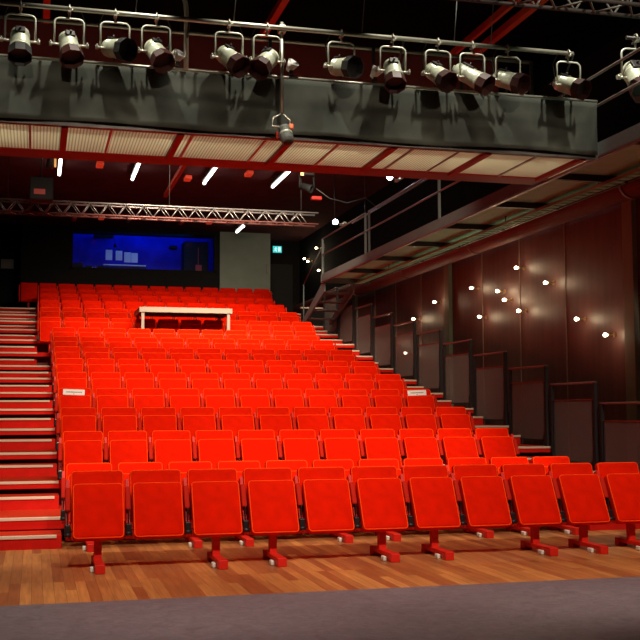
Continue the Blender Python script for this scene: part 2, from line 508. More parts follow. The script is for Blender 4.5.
def seat_meshes(top, low):
    """top: height of the backrest top; returns dict of meshes for a full seat"""
    d = {}
    b, m, L = slab((-.045, top-.002), (-.20, top-.53), SW/2, .085, .028)
    d['backrest'] = b.mesh('backrest', 'velvet')
    d['back_piping'] = MB().poly(rim(m, SW/2-.002, L, .009, .03, .012), .0065, 6, True).mesh('piping', 'piping')
    b, m, L = slab((-.20, top-.107), (-.43, top-.567), SW/2-.012, .10, .03)
    d['seat_cushion'] = b.mesh('seat_cushion', 'velvet')
    d['seat_piping'] = MB().poly(rim(m, SW/2-.014, L, .009, .03, .010), .0065, 6, True).mesh('piping', 'piping')
    x = PITCH/2
    b = MB()
    b.prism([(-.06, top-.10), (-.10, top-.08), (-.20, top-.30), (-.36, top-.56), (-.30, top-.60), (-.12, top-.55), (-.03, top-.12)], -x-.014, -x+.014)
    d['side_frame'] = b.mesh('side_frame', 'redmetal')
    b = MB(); bb, m, L = slab((-.185, top-.14), (-.285, top-.34), .024, .05, .012)
    me = bb.mesh('armrest', 'armred')
    for v in me.vertices: v.co.x -= x
    d['armrest'] = me
    b = MB(); b.box(-x-.026, -x+.026, -.35, -.27, top-.54, top-.46, .008, 2)
    b.tube((-x-.030, -.36, top-.545), (-x+.030, -.36, top-.545), .018, 10)
    b.box(-x-.006, -x+.006, -.31, -.26, top-.48, top-.34, .003, 1)
    d['hinge'] = b.mesh('hinge', 'hinge')
    d['hinge_cap'] = MB().box(-x-.016, -x+.016, -.345, -.325, top-.50, top-.455, .006, 2).mesh('hinge_cap', 'castor')
    d['mounting_beam'] = MB().box(-x, x, -.30, -.22, top-.60, top-.535, .006, 2).mesh('mounting_beam', 'redmetal')
    z1 = top-.59
    b = MB(); b.prism([(-.30, .075), (-.24, .075), (-.235, z1), (-.30, z1)], -.034, .034)
    d['leg'] = b.mesh('leg', 'redmetal')
    b = MB()
    b.box(-.043, .043, -.68, -.58, .001, .080, .006, 2); b.box(-.043, .043, -.12, -.02, .001, .080, .006, 2)
    b.box(-.040, .040, -.60, -.10, .035, .078, .006, 2)
    d['foot_bar'] = b.mesh('foot_bar', 'redmetal')
    d['castor'] = MB().box(-.078, -.046, -.56, -.48, .001, .044, .008, 2).mesh('castor', 'castor')
    b = MB(); b.box(-.03, .03, -.29, -.23, .001, z1, .004, 1); b.box(-.06, .06, -.33, -.19, .001, .012)
    d['pedestal'] = b.mesh('pedestal', 'redmetal')
    return d


FLOORSEAT = seat_meshes(.847, True)
TIERSEAT = seat_meshes(.881, False)


def build_seat(x, k, label, detail, foot, last, D):
    t = thing('theatre_seat', label, 'seat', (x, row_y(k), row_base(k)), 0, 'red folding theatre seats')
    b = link('backrest', D['backrest'], t); c = link('seat_cushion', D['seat_cushion'], t)
    if detail:
        link('piping', D['back_piping'], b); link('piping', D['seat_piping'], c)
    for off in ((0, PITCH) if last else (0,)):
        f = link('side_frame', D['side_frame'], t, (off, 0, 0))
        if k <= 12:
            link('armrest', D['armrest'], f); hg = link('hinge', D['hinge'], f)
            if 2 < k < 9: link('hinge_cap', D['hinge_cap'], f)
    if k < 12: link('mounting_beam', D['mounting_beam'], t)
    if k < 3:
        if foot:
            l = link('leg', D['leg'], t); fb = link('foot_bar', D['foot_bar'], l); link('castor', D['castor'], l)
    else:
        link('pedestal', D['pedestal'], t)
    return t


FEET = {0, 2, 3, 5, 6, 8, 9, 10}
for k in range(1, 17):
    n0, n1, off = (0, 11, 0) if k < 11 else (0, 12, -.265)
    if k == 16: n0, n1 = -1, 13
    if k == 1: n1 = 12
    for i in range(n0, n1):
        pos = i-n0
        x = X0+off+PITCH*i+SW/2
        nth = 'leftmost' if pos == 0 else ('rightmost' if i == n1-1 else ORD[pos]+' from the left')
        tail = 'in the %s row from the front' % ORD[k-1] if k < 16 else 'in the topmost row against the back wall'
        if k == 1: tail = 'in the front row on the wooden floor'
        lab = 'red folding theatre seat, %s %s' % (nth, tail)
        build_seat(x, k, lab, k <= 12, i in FEET or i == 11, i == n1-1, FLOORSEAT if k < 3 else TIERSEAT)

# paper signs on the two end seats of the fifth row
for nm, x, lb in (('left', X0+SW/2-.02, 'leftmost'), ('right', X0+10*PITCH+SW/2-.02, 'rightmost')):
    t = thing('paper_sign', 'white paper sign with a line of print on the %s seat of the fifth row' % lb, 'sign', (x, row_y(5)-.13, row_base(5)+.775), 0, 'reserved paper signs')
    t.rotation_euler = (rad(-16), rad(2 if lb == 'leftmost' else -2), 0)
    MB().box(-.155, .155, 0, .003, 0, .085).obj('sheet', 'paper', t)
    b = MB(); xx = -.105
    while xx < .10:
        wd = random.uniform(.010, .016); b.box(xx, xx+wd, -.0015, 0, .036, .050); xx += wd+.004
    b.box(-.012, .012, -.0015, 0, .012, .018)
    b.obj('print_line', 'ink', t)

# ------------------------------------------------------------------ control desk table over the eleventh row
t = thing('control_table', 'pale long table standing in the stands over the eleventh row', 'table', (3.20, 23.8, row_base(10)))
zt = 3.66-row_base(10); yb_ = 1.30
fl = row_base(11)-row_base(10)
MB().box(-1.03, 1.03, 0, yb_, zt-.025, zt, .004, 1).obj('tabletop', 'tabletop', t)
MB().box(-1.03, 1.03, .0, .025, zt-.115, zt-.02, .003, 1).obj('front_edge', 'tabletop', t)
MB().box(-1.03, -1.005, .02, yb_, zt-.115, zt-.02).obj('side_edge', 'tabletop', t)
MB().box(1.005, 1.03, .02, yb_, zt-.115, zt-.02).obj('side_edge', 'tabletop', t)
MB().box(-1.0, 1.0, yb_-.02, yb_, zt-.10, zt-.025).obj('rear_edge', 'redpanel', t)
for sx in (-.95, .95):
    MB().box(sx-.032, sx+.032, .03, .09, .001, zt-.025).obj('leg', 'tabletop', t)
    MB().box(sx-.032, sx+.032, yb_-.09, yb_-.03, fl+.001, zt-.025).obj('leg', 'tabletop', t)

# ------------------------------------------------------------------ railings along the right aisle
for k in range(3, 14):
    z = row_base(k); yf = front_y(k)
    t = thing('mesh_railing', 'black perforated guard railing beside the right aisle at the %s row' % ORD[k-1], 'railing', (7.43, yf, z), 0, 'guard railings along the right aisle')
    y0, y1, H = .09, 1.37, 1.20
    MB().box(-.022, .022, y0-.025, y0+.025, .001, H).box(-.03, .03, y0-.05, y0+.05, .001, .22).obj('post', 'black', t)
    MB().box(-.022, .022, y1-.025, y1+.025, .001, H).obj('post', 'black', t)
    MB().box(-.022, .022, y0-.025, y1+.025, H-.012, H+.018, .005, 1).obj('top_rail', 'railtop', t)
    MB().box(-.004, .004, y0+.06, y1-.06, .10, H-.23).obj('mesh_sheet', 'perf', t)
    f = MB(); f.box(-.012, .012, y0+.045, y0+.065, .09, H-.22); f.box(-.012, .012, y1-.065, y1-.045, .09, H-.22)
    f.box(-.012, .012, y0+.045, y1-.045, .08, .10)
    f.box(-.010, .010, y0+.02, y0+.05, .3, .32); f.box(-.010, .010, y1-.05, y1-.02, .3, .32)
    f.obj('sheet_frame', 'black', t)
    MB().box(-.012, .012, y0+.045, y1-.045, H-.235, H-.22).obj('sheet_top_edge', 'pipered', t)

# ------------------------------------------------------------------ lighting bridge across the front of the stands
t = thing('lighting_bridge', 'long lighting bridge with pale ribbed deck spanning the hall above the front rows', 'bridge', (0, 11.5, 4.4))
bx0, bx1 = XL+.02, 6.46
mb = MB().box(bx0, bx1, .06, 1.24, .012, .022); mb.obj('gauze_deck', 'gauze', t)
for x in (-.97, .25, 1.48, 2.70, 3.92, 5.08, 6.30):
    MB().box(x-.035, x+.035, .03, 1.26, -.035, .012).obj('cross_beam', 'redpaint', t)
for x in (-.11, .74, 1.62, 2.44, 3.28, 4.18, 4.75, 5.74):
    MB().box(x-.012, x+.012, .06, 1.24, -.004, .012).obj('deck_joint', 'pipered', t)
MB().box(bx0, bx1, 1.25, 1.33, .0, .12).obj('rear_beam', 'redpaint', t)
MB().box(bx0, bx1, -.02, .06, -.02, .10).obj('front_beam', 'darksteel', t)
MB().box(bx0, 5.95, 1.66, 1.70, 1.22, 1.66).obj('rear_panel', 'redpanel', t)
MB().box(bx0, bx1, 1.30, 1.72, 0.02, .10).obj('rear_ledge', 'redpanel', t)
MB().tube((bx0, 1.40, 1.60), (6.3, 1.40, 1.60), .024, 10).obj('rear_rail', 'pipe', t)
MB().tube((bx0, -.035, .675), (bx1, -.035, .675), .020, 10).obj('front_rail', 'pipe', t)
for x in (-.5, 1.5, 2.75, 4.1, 5.3, 6.3):
    MB().box(x-.02, x+.02, 1.36, 1.40, .10, 1.60).obj('rear_post', 'darksteel', t)
for x in (-.9, .9, 2.7, 4.5, 6.2):
    MB().box(x-.02, x+.02, .0, .04, .05, .68).obj('front_post', 'darksteel', t)

# black cloth border hung on the front of the bridge
bm = bmesh.new(); nx, nz = 170, 10
V = []
for j in range(nz+1):
    row = []
    for i in range(nx+1):
        x = bx0+(6.44-bx0)*i/nx; z = .02+.63*j/nz
        dy = .010*math.sin(x*3.1+1.2)*(1-j/nz*.6)+.008*math.sin(x*7.3+z*5)+.006*math.sin(z*9+x*1.7)
        row.append(bm.verts.new((x, dy-.065, z+.012*math.sin(x*2.6)*(1 if j == 0 else 0))))
    V.append(row)
for j in range(nz):
    for i in range(nx):
        f = bm.faces.new((V[j][i], V[j][i+1], V[j+1][i+1], V[j+1][i])); f.smooth = True
me = bpy.data.meshes.new('border_cloth'); bm.to_mesh(me); bm.free(); me.materials.append(M['cloth'])
o = link('border_cloth', me, None, (0, 11.5, 4.4))
md = o.modifiers.new('thickness', 'SOLIDIFY'); md.thickness = .006
tag(o, 'creased black cloth border hung along the front of the lighting bridge', 'cloth')

# lantern pipe
t = thing('lantern_pipe', 'long steel pipe above the black border carrying the row of lanterns', 'pipe', (0, 11.25, 5.56))
MB().tube((-1.70, 0, 0), (6.04, 0, 0), .025, 12).obj('tube', 'pipe', t)
for x in (-.9, 1.52, 3.95, 6.05):
    MB().tube((x, .0, 0), (x, .27, -.25), .012, 8).tube((x, .27, -.25), (x, .27, -.50), .012, 8).obj('bracket', 'darksteel', t)
# wires that suspend the pipe
for i, x in enumerate((.95, 2.0, 3.45, 4.55, 5.0)):
    o = MB().poly([(x, 11.25, 5.58), (x+.05, 11.25, 6.2), (x+.02, 11.25, ZC-.002)], .006, 6).obj('suspension_wire', 'grey')
    tag(o, 'thin grey wire holding up the lantern pipe, %s from the left' % ORD[i], 'wire', 'wires over the lantern pipe')

# ------------------------------------------------------------------ lanterns
# local: pivot at yoke centre; +Z axis of body = light direction


def lantern(x, yawd, tilt, hood, label, name='stage_lantern', zpipe=5.56, y=11.25, scale=1.0, tail=1.0, twist=0):
    t = thing(name, label, 'lantern', (x, y, zpipe), rad(twist), 'silver stage lanterns on the pipe' if name == 'stage_lantern' else None)
    t.scale = (scale,)*3
    c = MB(); c.poly([(.0, .036, -.03), (.0, .036, .02), (.0, .012, .036), (.0, -.02, .034), (0, -.036, .01), (0, -.036, -.035)], .009, 6)
    c.tube((0, 0, -.025), (0, 0, -.115), .010, 8); c.box(-.016, .016, -.045, .045, -.045, -.028)
    c.tube((.0, -.03, -.02), (.045, -.03, -.012), .006, 6)
    c.obj('hook_clamp', 'pipe', t)
    y_ = MB(); w_, h_ = .150, .285
    pts = [(-w_, 0, -.105-h_), (-w_, 0, -.155)]
    for q in (15, 35, 55, 75): pts.append((-w_+.06-.06*math.cos(rad(q)), 0, -.155+.05*math.sin(rad(q))))
    pts += [(-.06, 0, -.105), (.06, 0, -.105)]
    for q in (75, 55, 35, 15): pts.append((w_-.06+.06*math.cos(rad(q)), 0, -.155+.05*math.sin(rad(q))))
    pts += [(w_, 0, -.155), (w_, 0, -.105-h_)]
    y_.poly(pts, .010, 8)
    yo = y_.obj('yoke', 'yoke', t)
    for sx in (-1, 1):
        k_ = MB(); k_.tube((sx*.100, 0, -.385), (sx*.175, 0, -.385), .013, 10); k_.tube((sx*.170, 0, -.385), (sx*.200, 0, -.385), .024, 10)
        k_.box(sx*.185-.006, sx*.185+.006, -.04, .04, -.372, -.358)
        k_.obj('yoke_knob', 'yoke', yo)
    d_ = Vector((math.sin(rad(yawd))*math.cos(rad(tilt)), -math.cos(rad(yawd))*math.cos(rad(tilt)), -math.sin(rad(tilt))))
    q = d_.to_track_quat('Z', 'Y').to_matrix().to_4x4()
    mt = Matrix.Translation((0, 0, -.385)) @ q
    b = MB()
    T = tail
    prof = [(.035, -.20*T), (.075, -.195*T), (.092, -.17*T), (.094, -.12*T), (.099, -.118*T), (.099, -.105*T), (.094, -.103*T), (.094, -.085*T), (.099, -.083*T), (.099, -.07*T),
            (.096, -.068*T), (.100, .02), (.102, .07), (.102, .10), (.110, .102), (.110, .120), (.090, .120)]
    b.lathe(prof, mt, 22)
    b.box(-.025, .025, -.03, .03, -.235*T, -.19*T, .006, 1, mt)
    bo = b.obj('body', 'silver', t)
    v_ = MB(); v_.box(-.05, .05, .085, .112, -.15*T, -.03, .008, 2, mt); v_.tube(mt @ Vector((0, .10, -.09*T)), mt @ Vector((0, .14, -.09*T)), .012, 8)
    MB().tube(mt @ Vector((0, -.1, .02)), mt @ Vector((0, -.135, .02)), .012, 8).obj('focus_knob', 'darksteel', bo)
    v_.obj('vent_cover', 'darksteel', bo)
    e_ = mt @ Vector((0, .0, -.235*T)); sg = 1 if math.sin(x*7) > 0 else -1
    MB().poly([e_, e_+Vector((sg*.05, .05, -.03)), (sg*.14, .07, -.30), (sg*.17, .06, -.12), (sg*.12, .03, -.01), (sg*.10, .0, .028)], .006, 6).obj('power_cable', 'cable', bo)
    h2 = MB(); n = 8
    pr = [(.111, .120), (.120, .125), (.128, .235), (.122, .235), (.108, .14), (.02, .136)]
    h2.lathe(pr, mt @ Matrix.Rotation(rad(22.5), 4, 'Z'), n)
    for f in h2.bm.faces: f.smooth = False
    h2.obj('colour_frame', hood, bo)
    return t


LN = '%s silver lantern from the left, %s'
specs = [
    (-.22, 2, 62, 'hoodblack', 'aimed steeply down'),
    (.27, 14, 55, 'hood', 'tipped down to the right'),
    (.74, 34, 16, 'hoodblack', 'its round black front turned to the stage'),
    (1.17, 24, 44, 'hood', 'tilted down right beside the pale post'),
    (1.95, 36, 38, 'hood', 'tilted well down to the right'),
    (2.37, -44, 40, 'hood', 'tilted down to the left'),
    (3.21, 26, 14, 'hoodblack', 'almost level with a dark front'),
    (3.81, -6, 58, 'hood', 'aimed steeply down with a bright lamp behind'),
    (4.35, 18, 36, 'hood', 'tilted down right, close to its neighbour'),
    (4.77, 40, 34, 'hood', 'a long slanting body'),
    (5.21, 30, 24, 'hood', 'lying nearly level to the right'),
    (5.98, 26, 26, 'hood', 'alone near the right end of the black border'),
]
for i, (x, yw, ti, hd, ds) in enumerate(specs):
    lantern(x, yw, ti, hd, LN % (ORD[i], ds), tail=1.25 if i == 9 else (.95 if i > 7 else .7))
# large lantern at the right edge on its own short pipe
t = thing('short_pipe', 'short dark pipe at the right edge holding the large lantern', 'pipe', (6.7, 11.0, 5.72))
MB().tube((-.1, 0, 0), (.85, 0, 0), .022, 10).obj('tube', 'darksteel', t)
MB().tube((.5, 0, 0), (.5, 0, ZC-5.72), .012, 8).obj('hanger', 'darksteel', t)
lantern(6.72, -6, 48, 'hood', 'large pale lantern cut off by the right edge, hung apart from the row', 'flood_lantern', 5.72, 11.0, 1.25)

# pale standing post with bend at the left third and hanging post with projector
o = MB().poly([(1.45, 11.42, 6.6), (1.455, 11.42, 5.95), (1.50, 11.42, 5.80), (1.51, 11.42, 5.70), (1.51, 11.42, 5.07)], .026, 10).obj('pale_post', 'yoke')
tag(o, 'pale bent tube standing on the border rail between the fourth and fifth lanterns', 'post')
t = thing('drop_post', 'thin steel drop pipe beside the sixth lantern hanging down over the border', 'post', (2.545, 11.30, 4.62))
MB().tube((0, 0, .0), (0, 0, 1.02), .020, 10).obj('tube', 'pipe', t)
MB().box(-.04, .04, -.05, .05, .90, .98, .01, 2).obj('clamp', 'pipe', t)
t = thing('small_projector', 'small dark spotlight hanging from the drop pipe in front of the black border', 'spotlight', (2.545, 11.30, 4.60))
b = MB(); b.poly([(0, 0, .02), (-.10, 0, -.04), (-.11, 0, -.13), (.06, -.02, -.13)], .010, 6); b.poly([(0, 0, .02), (.09, 0, -.05), (.09, 0, -.10)], .010, 6); b.obj('bracket', 'pipe', t)
mt = Matrix.Translation((.02, -.03, -.15)) @ Vector((.12, -.5, -1)).to_track_quat('Z', 'Y').to_matrix().to_4x4()
bo = MB().lathe([(.03, -.02), (.060, -.01), (.064, .02), (.060, .025), (.060, .06), (.075, .075), (.075, .15), (.060, .20), (.045, .20)], mt, 18).obj('body', 'grey', t)
MB().lathe([(.076, .08), (.078, .085), (.078, .10), (.076, .105)], mt, 18).obj('ring', 'silver', bo)
MB().lathe([(.001, .204), (.045, .204), (.046, .200)], mt, 16).obj('lens', 'hoodblack', bo)
MB().box(.07, .12, -.06, -.01, -.16, -.10, .012, 2).obj('knob', 'orange', t)
MB().box(-.078, -.05, -.06, -.01, -.28, -.20, .008, 2).obj('side_clip', 'redpaint', t)

# small bright worklights on the bridge behind the lanterns
for x, lb in ((1.42, 'beside the pale post'), (2.68, 'behind the drop pipe'), (3.66, 'behind the eighth lantern')):
    t = thing('reflector_lamp', 'small white reflector lamp on the border rail %s' % lb, 'lamp', (x, 11.44, 5.10))
    MB().box(-.02, .02, -.02, .02, -.003, .05).obj('foot', 'darksteel', t)
    mt = Matrix.Translation((0, 0, .10)) @ Vector((.4, -.6, .7)).to_track_quat('Z', 'Y').to_matrix().to_4x4()
    MB().lathe([(.03, -.06), (.045, -.02), (.07, .06), (.064, .06), (.02, -.01)], mt, 14).obj('reflector', 'paper', t)

# ------------------------------------------------------------------ trusses


def truss(name, label, x0, x1, y, z, h, dpt, rch, rdi, step, m1, m2, m3='alu'):
    t = thing(name, label, 'truss', (0, y, z))
    for (yy, zz, nm, mm) in ((0, 0, 'bottom_chord', m2), (dpt, 0, 'bottom_chord', m2), (0, h, 'top_chord', m1), (dpt, h, 'top_chord', m1)):
        MB().tube((x0, yy, zz), (x1, yy, zz), rch, 8).obj(nm, mm, t)
    n = int((x1-x0)/step); b = {0: MB(), dpt: MB()}; b2 = {0: MB(), h: MB()}
    for i in range(n):
        xa, xb = x0+step*i, x0+step*(i+1); xm = (xa+xb)/2
        for yy in (0, dpt):
            b[yy].tube((xa, yy, 0), (xm, yy, h), rdi, 6); b[yy].tube((xm, yy, h), (xb, yy, 0), rdi, 6)
        b2[h].tube((xa, 0, h), (xm, dpt, h), rdi, 6).tube((xm, dpt, h), (xb, 0, h), rdi, 6)
        b2[0].tube((xa, 0, 0), (xm, dpt, 0), rdi, 6).tube((xm, dpt, 0), (xb, 0, 0), rdi, 6)
    [q.obj('side_lacing', m3, t) for q in b.values()]; b2[h].obj('top_lacing', m3, t); b2[0].obj('bottom_lacing', m3, t)
    return t


truss('box_truss', 'aluminium box truss hanging in front of the blue control room window', -1.7, 5.75, 22.0, 5.33, .24, .29, .018, .009, .36, 'alu', 'pipered')
for x in (-.6, 2.6, 5.4):
    o = MB().tube((x, 22.1, 5.58), (x, 22.1, ZC-.001), .006, 6).obj('truss_wire', 'cable')
    tag(o, 'thin black wire holding up the box truss, %s' % {-.6: 'near its left end', 2.6: 'at its middle', 5.4: 'near its right end'}[x], 'wire', 'truss wires')
truss('stage_truss', 'dark box truss crossing the top right corner over the stage', -1.7, 8.45, 9.0, 5.27, .30, .29, .022, .011, .42, 'darksteel', 'darksteel', 'grey')

# ------------------------------------------------------------------ gallery on the right
t = thing('side_gallery', 'steel walkway gallery along the right wall with pale soffit panels', 'gallery', (6.5, 0, 4.40))
GY0, GY1 = 8.0, 24.6
MB().box(0, .05, GY0, GY1, 0, .03).obj('lower_flange', 'pipered', t)
MB().box(.01, .04, GY0, GY1, .03, .20).obj('edge_beam', 'grey', t)
MB().box(.05, 1.22, GY0, GY1, .12, .15).obj('deck', 'underpanel', t)
y = 8.9
while y < GY1:
    MB().box(.05, 1.18, y-.03, y+.03, .03, .12).obj('cross_beam', 'darksteel', t); y += 1.99
MB().box(1.18, 1.22, GY0, GY1, .05, .12).obj('inner_beam', 'darksteel', t)
MB().box(.0, 1.22, GY1, GY1+.04, 0, .20).obj('end_beam', 'grey', t)
t = thing('gallery_railing', 'steel tube railing on the edge of the right gallery', 'railing', (6.52, 0, 4.60))
for y in (8.8, 12.85, 16.88, 20.85, 21.10, 24.55):
    MB().box(-.02, .02, y-.02, y+.02, -.04, .84).obj('post', 'grey', t)
MB().tube((0, 8.0, .84), (0, 20.85, .84), .018, 8).tube((0, 21.10, .84), (0, 24.55, .84), .018, 8).obj('top_rail', 'railtop', t)
MB().tube((0, 8.0, .46), (0, 24.55, .46), .018, 8).obj('middle_rail', 'railtop', t)
o = MB().tube((7.1, 14, 5.75), (7.1, 24, 5.75), .02, 8).obj('gallery_pipe', 'railtop')
tag(o, 'brown steel lighting pipe running above the right gallery', 'pipe')
for y in (15.0, 19.0, 23.0):
    h_ = MB().tube((7.1, y, 5.75), (7.1, y, ZC), .008, 6).obj('hanger', 'darksteel', o)
t = thing('air_duct', 'long round dark red air duct under the right gallery', 'duct', (8.05, 0, 4.545))
DR = .20
b = MB(); b.tube((0, 8.0, 0), (0, 33.2, 0), DR, 28); b.obj('duct_tube', 'duct', t)
for y in (13.35, 18.9, 22.8, 26.7): MB().tube((0, y-.03, 0), (0, y+.03, 0), DR+.014, 28).obj('joint_ring', 'duct', t)
t = thing('cable_tray', 'perforated grey cable tray running along the top of the red duct', 'cable tray', (7.40, 0, 4.40))
b = MB(); y = 9.0
b.box(-.08, -.074, 8.0, 24.4, -.01, .035); b.obj('side_rail', 'pipe', t)
MB().box(.08, .086, 8.0, 24.4, -.01, .035).obj('side_rail', 'pipe', t)
bmt = bmesh.new(); prev = None; q = 0
while y < 24.4:
    for yy, zz in ((y, -.012), (y+.095, -.012), (y+.10, .02), (y+.195, .02)):
        cur = (bmt.verts.new((-.078, yy, zz)), bmt.verts.new((.078, yy, zz)))
        if prev: bmt.faces.new((prev[0], prev[1], cur[1], cur[0]))
        prev = cur
    y += .2
met = bpy.data.meshes.new('ribbed_floor'); bmt.to_mesh(met); bmt.free(); met.materials.append(M['underpanel'])
link('ribbed_floor', met, t)
for y in (10.5, 13.0, 16.0, 19.0, 22.0): MB().tube((-.078, y, .03), (-.078, y, .118), .008, 6).obj('hanger', 'darksteel', t)

# stair from the gallery down to the upper rows
t = thing('gallery_stair', 'short steel stair leading down from the far end of the gallery', 'stair', (6.60, 24.64, 3.60))
for x in (0, .72):
    b = MB(); b.prism([(0, .60), (0, .80), (.25, .80), (2.2, 0.06), (2.2, -.02), (2.0, -.02)], x-.02, x+.02); b.obj('stringer', 'grey', t)
for i in range(4):
    z = .62-.17*i; y = .34+.45*i
    tr_ = MB().box(.02, .70, y, y+.30, z-.03, z).obj('tread', 'grey', t)
    MB().box(.02, .70, y-.012, y+.02, z-.03, z+.002).obj('nosing', 'railtop', tr_)
b = MB()
b.tube((0, .1, .7), (0, .1, 1.75), .016, 8); b.tube((0, 2.1, .0), (0, 2.1, 1.0), .016, 8); b.tube((0, .1, 1.75), (0, 2.1, 1.0), .016, 8)
b.obj('handrail', 'grey', t)
# low parapet at the end of the topmost rows
t = thing('parapet', 'low grey parapet with a pale cap at the right end of the top rows', 'parapet', (7.0, 28.2, row_base(14)))
MB().box(-.10, .50, 0, .06, .001, .50).obj('panel', 'backdark', t)
MB().box(-.12, .52, -.02, .08, .50, .53).obj('cap', 'nosing', t)

# ------------------------------------------------------------------ ceiling fittings
G = 'fluorescent battens on the ceiling'
fl = [(.44, 24.56, .94, 'farthest left'), (2.13, 24.56, 1.05, 'second from the left'), (3.85, 24.66, 1.0, 'third from the left'), (5.54, 24.6, 1.05, 'rightmost of the front four'),
      (5.90, 31.8, .72, 'far one near the grey green wall')]
for x, y, hl, ds in fl:
    t = thing('fluorescent_light', 'lit white fluorescent batten on the ceiling, %s' % ds, 'light', (x, y, ZC), 0, G)
    MB().box(-.05, .05, -hl, hl, -.15, -.10).box(-.02, .02, -hl*.6-.02, -hl*.6+.02, -.11, -.0005).box(-.02, .02, hl*.6-.02, hl*.6+.02, -.11, -.0005).obj('housing', 'darksteel', t)
    MB().tube((0, -hl+.03, -.19), (0, hl-.03, -.19), .036, 10).obj('tube', 'tube', t)
    MB().box(-.045, .045, -hl, -hl+.04, -.235, -.14).obj('end_cap', 'darksteel', t)
    MB().box(-.045, .045, hl-.04, hl, -.235, -.14).obj('end_cap', 'darksteel', t)
for x, y, ds in ((1.32, 24.65, 'between the two left battens'), (4.78, 24.75, 'between the two right battens'), (3.45, 25.6, 'beside the red roof beam'),
                 (1.75, 31.5, 'above the blue window left part'), (4.9, 31.5, 'above the blue window right part')):
    t = thing('red_ceiling_lamp', 'small red box lamp on the dark ceiling %s' % ds, 'lamp', (x, y, ZC), 0, 'red box lamps on the ceiling')
    MB().box(-.03, .03, -.03, .03, -.05, -.0005).obj('base', 'darksteel', t)
    MB().box(-.08, .08, -.18, .18, -.14, -.05, .015, 2).obj('body', 'redbox', t)
for x, ds in ((.05, 'above the second lantern'), (3.02, 'passing behind the sixth lantern'), (5.93, 'thin, above the tenth lantern'), (6.25, 'above the eleventh lantern')):
    th = .025 if x == 5.93 else .045
    o = MB().box(x-th, x+th, 12.0, 26.5 if x == 3.02 else 18, 6.64, 6.74).obj('roof_beam', 'beamred')
    tag(o, 'orange red steel roof beam under the dark ceiling %s' % ds, 'beam', 'red roof beams')
    for yy in (12.5, 17.0): MB().tube((x, yy, 6.74), (x, yy, ZC), .012, 6).obj('hanger', 'darksteel', o)
for x, y, ds in ((1.0, 31.9, 'left'), (2.55, 31.8, 'middle'), (4.1, 31.8, 'right')):
    o = MB().box(x-.06, x+.06, y-.22, y+.22, ZC-.13, ZC-.0005, .01, 1).obj('ceiling_box', 'pinkred' if ds != 'middle' else 'grey')
    tag(o, 'small box on the ceiling in front of the %s part of the blue window' % ds, 'box', 'small ceiling boxes')
# small cold bright spots
for i, (x, y, z, ds) in enumerate(((6.69, 20.0, 5.98, 'above the gallery railing'), (6.82, 24.5, 5.85, 'at the right end of the box truss'))):
    t = thing('cold_spotlight', 'small glaring white spotlight hanging %s' % ds, 'spotlight', (x, y, z), 0, 'glaring white spotlights')
    mt = Matrix.Translation((0, 0, 0)) @ Vector((-.45, -1, -.35)).to_track_quat('Z', 'Y').to_matrix().to_4x4()
    MB().lathe([(.03, -.16), (.06, -.14), (.075, .0), (.068, .0), (.05, -.02)], mt, 16).obj('body', 'plastic', t)
    MB().lathe([(.001, -.004), (.066, -.004), (.066, -.012)], mt, 16).obj('lens', 'coldlens', t)
    MB().tube((0, .06, .03), (0, .06, ZC-z), .012, 8).obj('hanger', 'darksteel', t)
    MB().box(.16, .22, -.2, .2, -.06, -.02).tube((0, 0, -.03), (.19, 0, -.04), .01, 6).obj('side_arm', 'yoke', t)
# black loudspeaker and lantern cluster on the left, and the moving light on the right
t = thing('hanging_loudspeaker', 'black loudspeaker box hanging at the left under the bridge', 'loudspeaker', (.03, 21.0, 5.40))
MB().box(-.21, .23, 0, .35, 0, .44, .015, 2).obj('cabinet', 'plastic', t)
MB().box(-.19, .21, -.012, 0, .02, .42).obj('grille', 'black', t)
MB().box(-.13, .08, -.02, -.012, .10, .20).obj('label_plate', 'pinkred', t)
MB().tube((0, .17, .44), (0, .17, ZC-5.40), .015, 8).tube((-.21, .17, .40), (.23, .17, .47), .012, 6).obj('hanger', 'darksteel', t)
t = thing('amber_lantern', 'small dark lantern with an amber lit side above the hanging loudspeaker', 'lantern', (.2, 20.6, 6.05))
MB().lathe([(.03, -.14), (.07, -.13), (.08, .12), (.07, .13), (.02, .13)], Matrix.Rotation(rad(12), 4, 'Y'), 14).obj('body', 'darksteel', t)
MB().box(.06, .10, -.10, -.04, -.12, .12, .02, 2).obj('gel', mat('amber_gel', (.8, .45, .15), .5, emis=(1, .5, .16), estr=.7), t)
MB().tube((0, 0, .12), (0, 0, ZC-6.05), .012, 6).obj('hanger', 'darksteel', t)
t = thing('moving_light', 'moving head light hanging from the ceiling above the right end of the truss', 'spotlight', (5.50, 22.0, 6.35))
MB().box(-.14, .14, -.12, .12, 0, .10, .02, 2).obj('base', 'plastic', t)
MB().poly([(-.15, 0, .02), (-.16, 0, -.25)], .02, 6).poly([(.15, 0, .02), (.16, 0, -.25)], .02, 6).obj('yoke', 'plastic', t)
mt = Matrix.Translation((0, 0, -.24)) @ Vector((.7, -.6, -.4)).to_track_quat('Z', 'Y').to_matrix().to_4x4()
MB().lathe([(.04, -.13), (.07, -.12), (.08, .05), (.095, .12), (.08, .13), (.07, .10)], mt, 18).obj('head', 'plastic', t)
MB().box(-.17, -.10, -.14, -.12, -.02, .30).obj('amber_label', mat('amber_label', (.8, .45, .2), .6), t)
MB().box(.08, .30, -.14, .0, -.52, -.44, .02, 2).obj('red_clip', 'redpaint', t)
MB().tube((.0, 0, .10), (0, 0, ZC-6.35), .02, 8).obj('hanger', 'darksteel', t)
o = MB().poly([(5.7, 22, 6.1), (6.0, 22, 5.9), (6.4, 22, 5.82), (6.8, 22, 5.95), (7.08, 22, 5.74)], .010, 6).obj('drooping_cable', 'cable')
tag(o, 'black cable drooping from the moving light to the gallery pipe', 'cable')

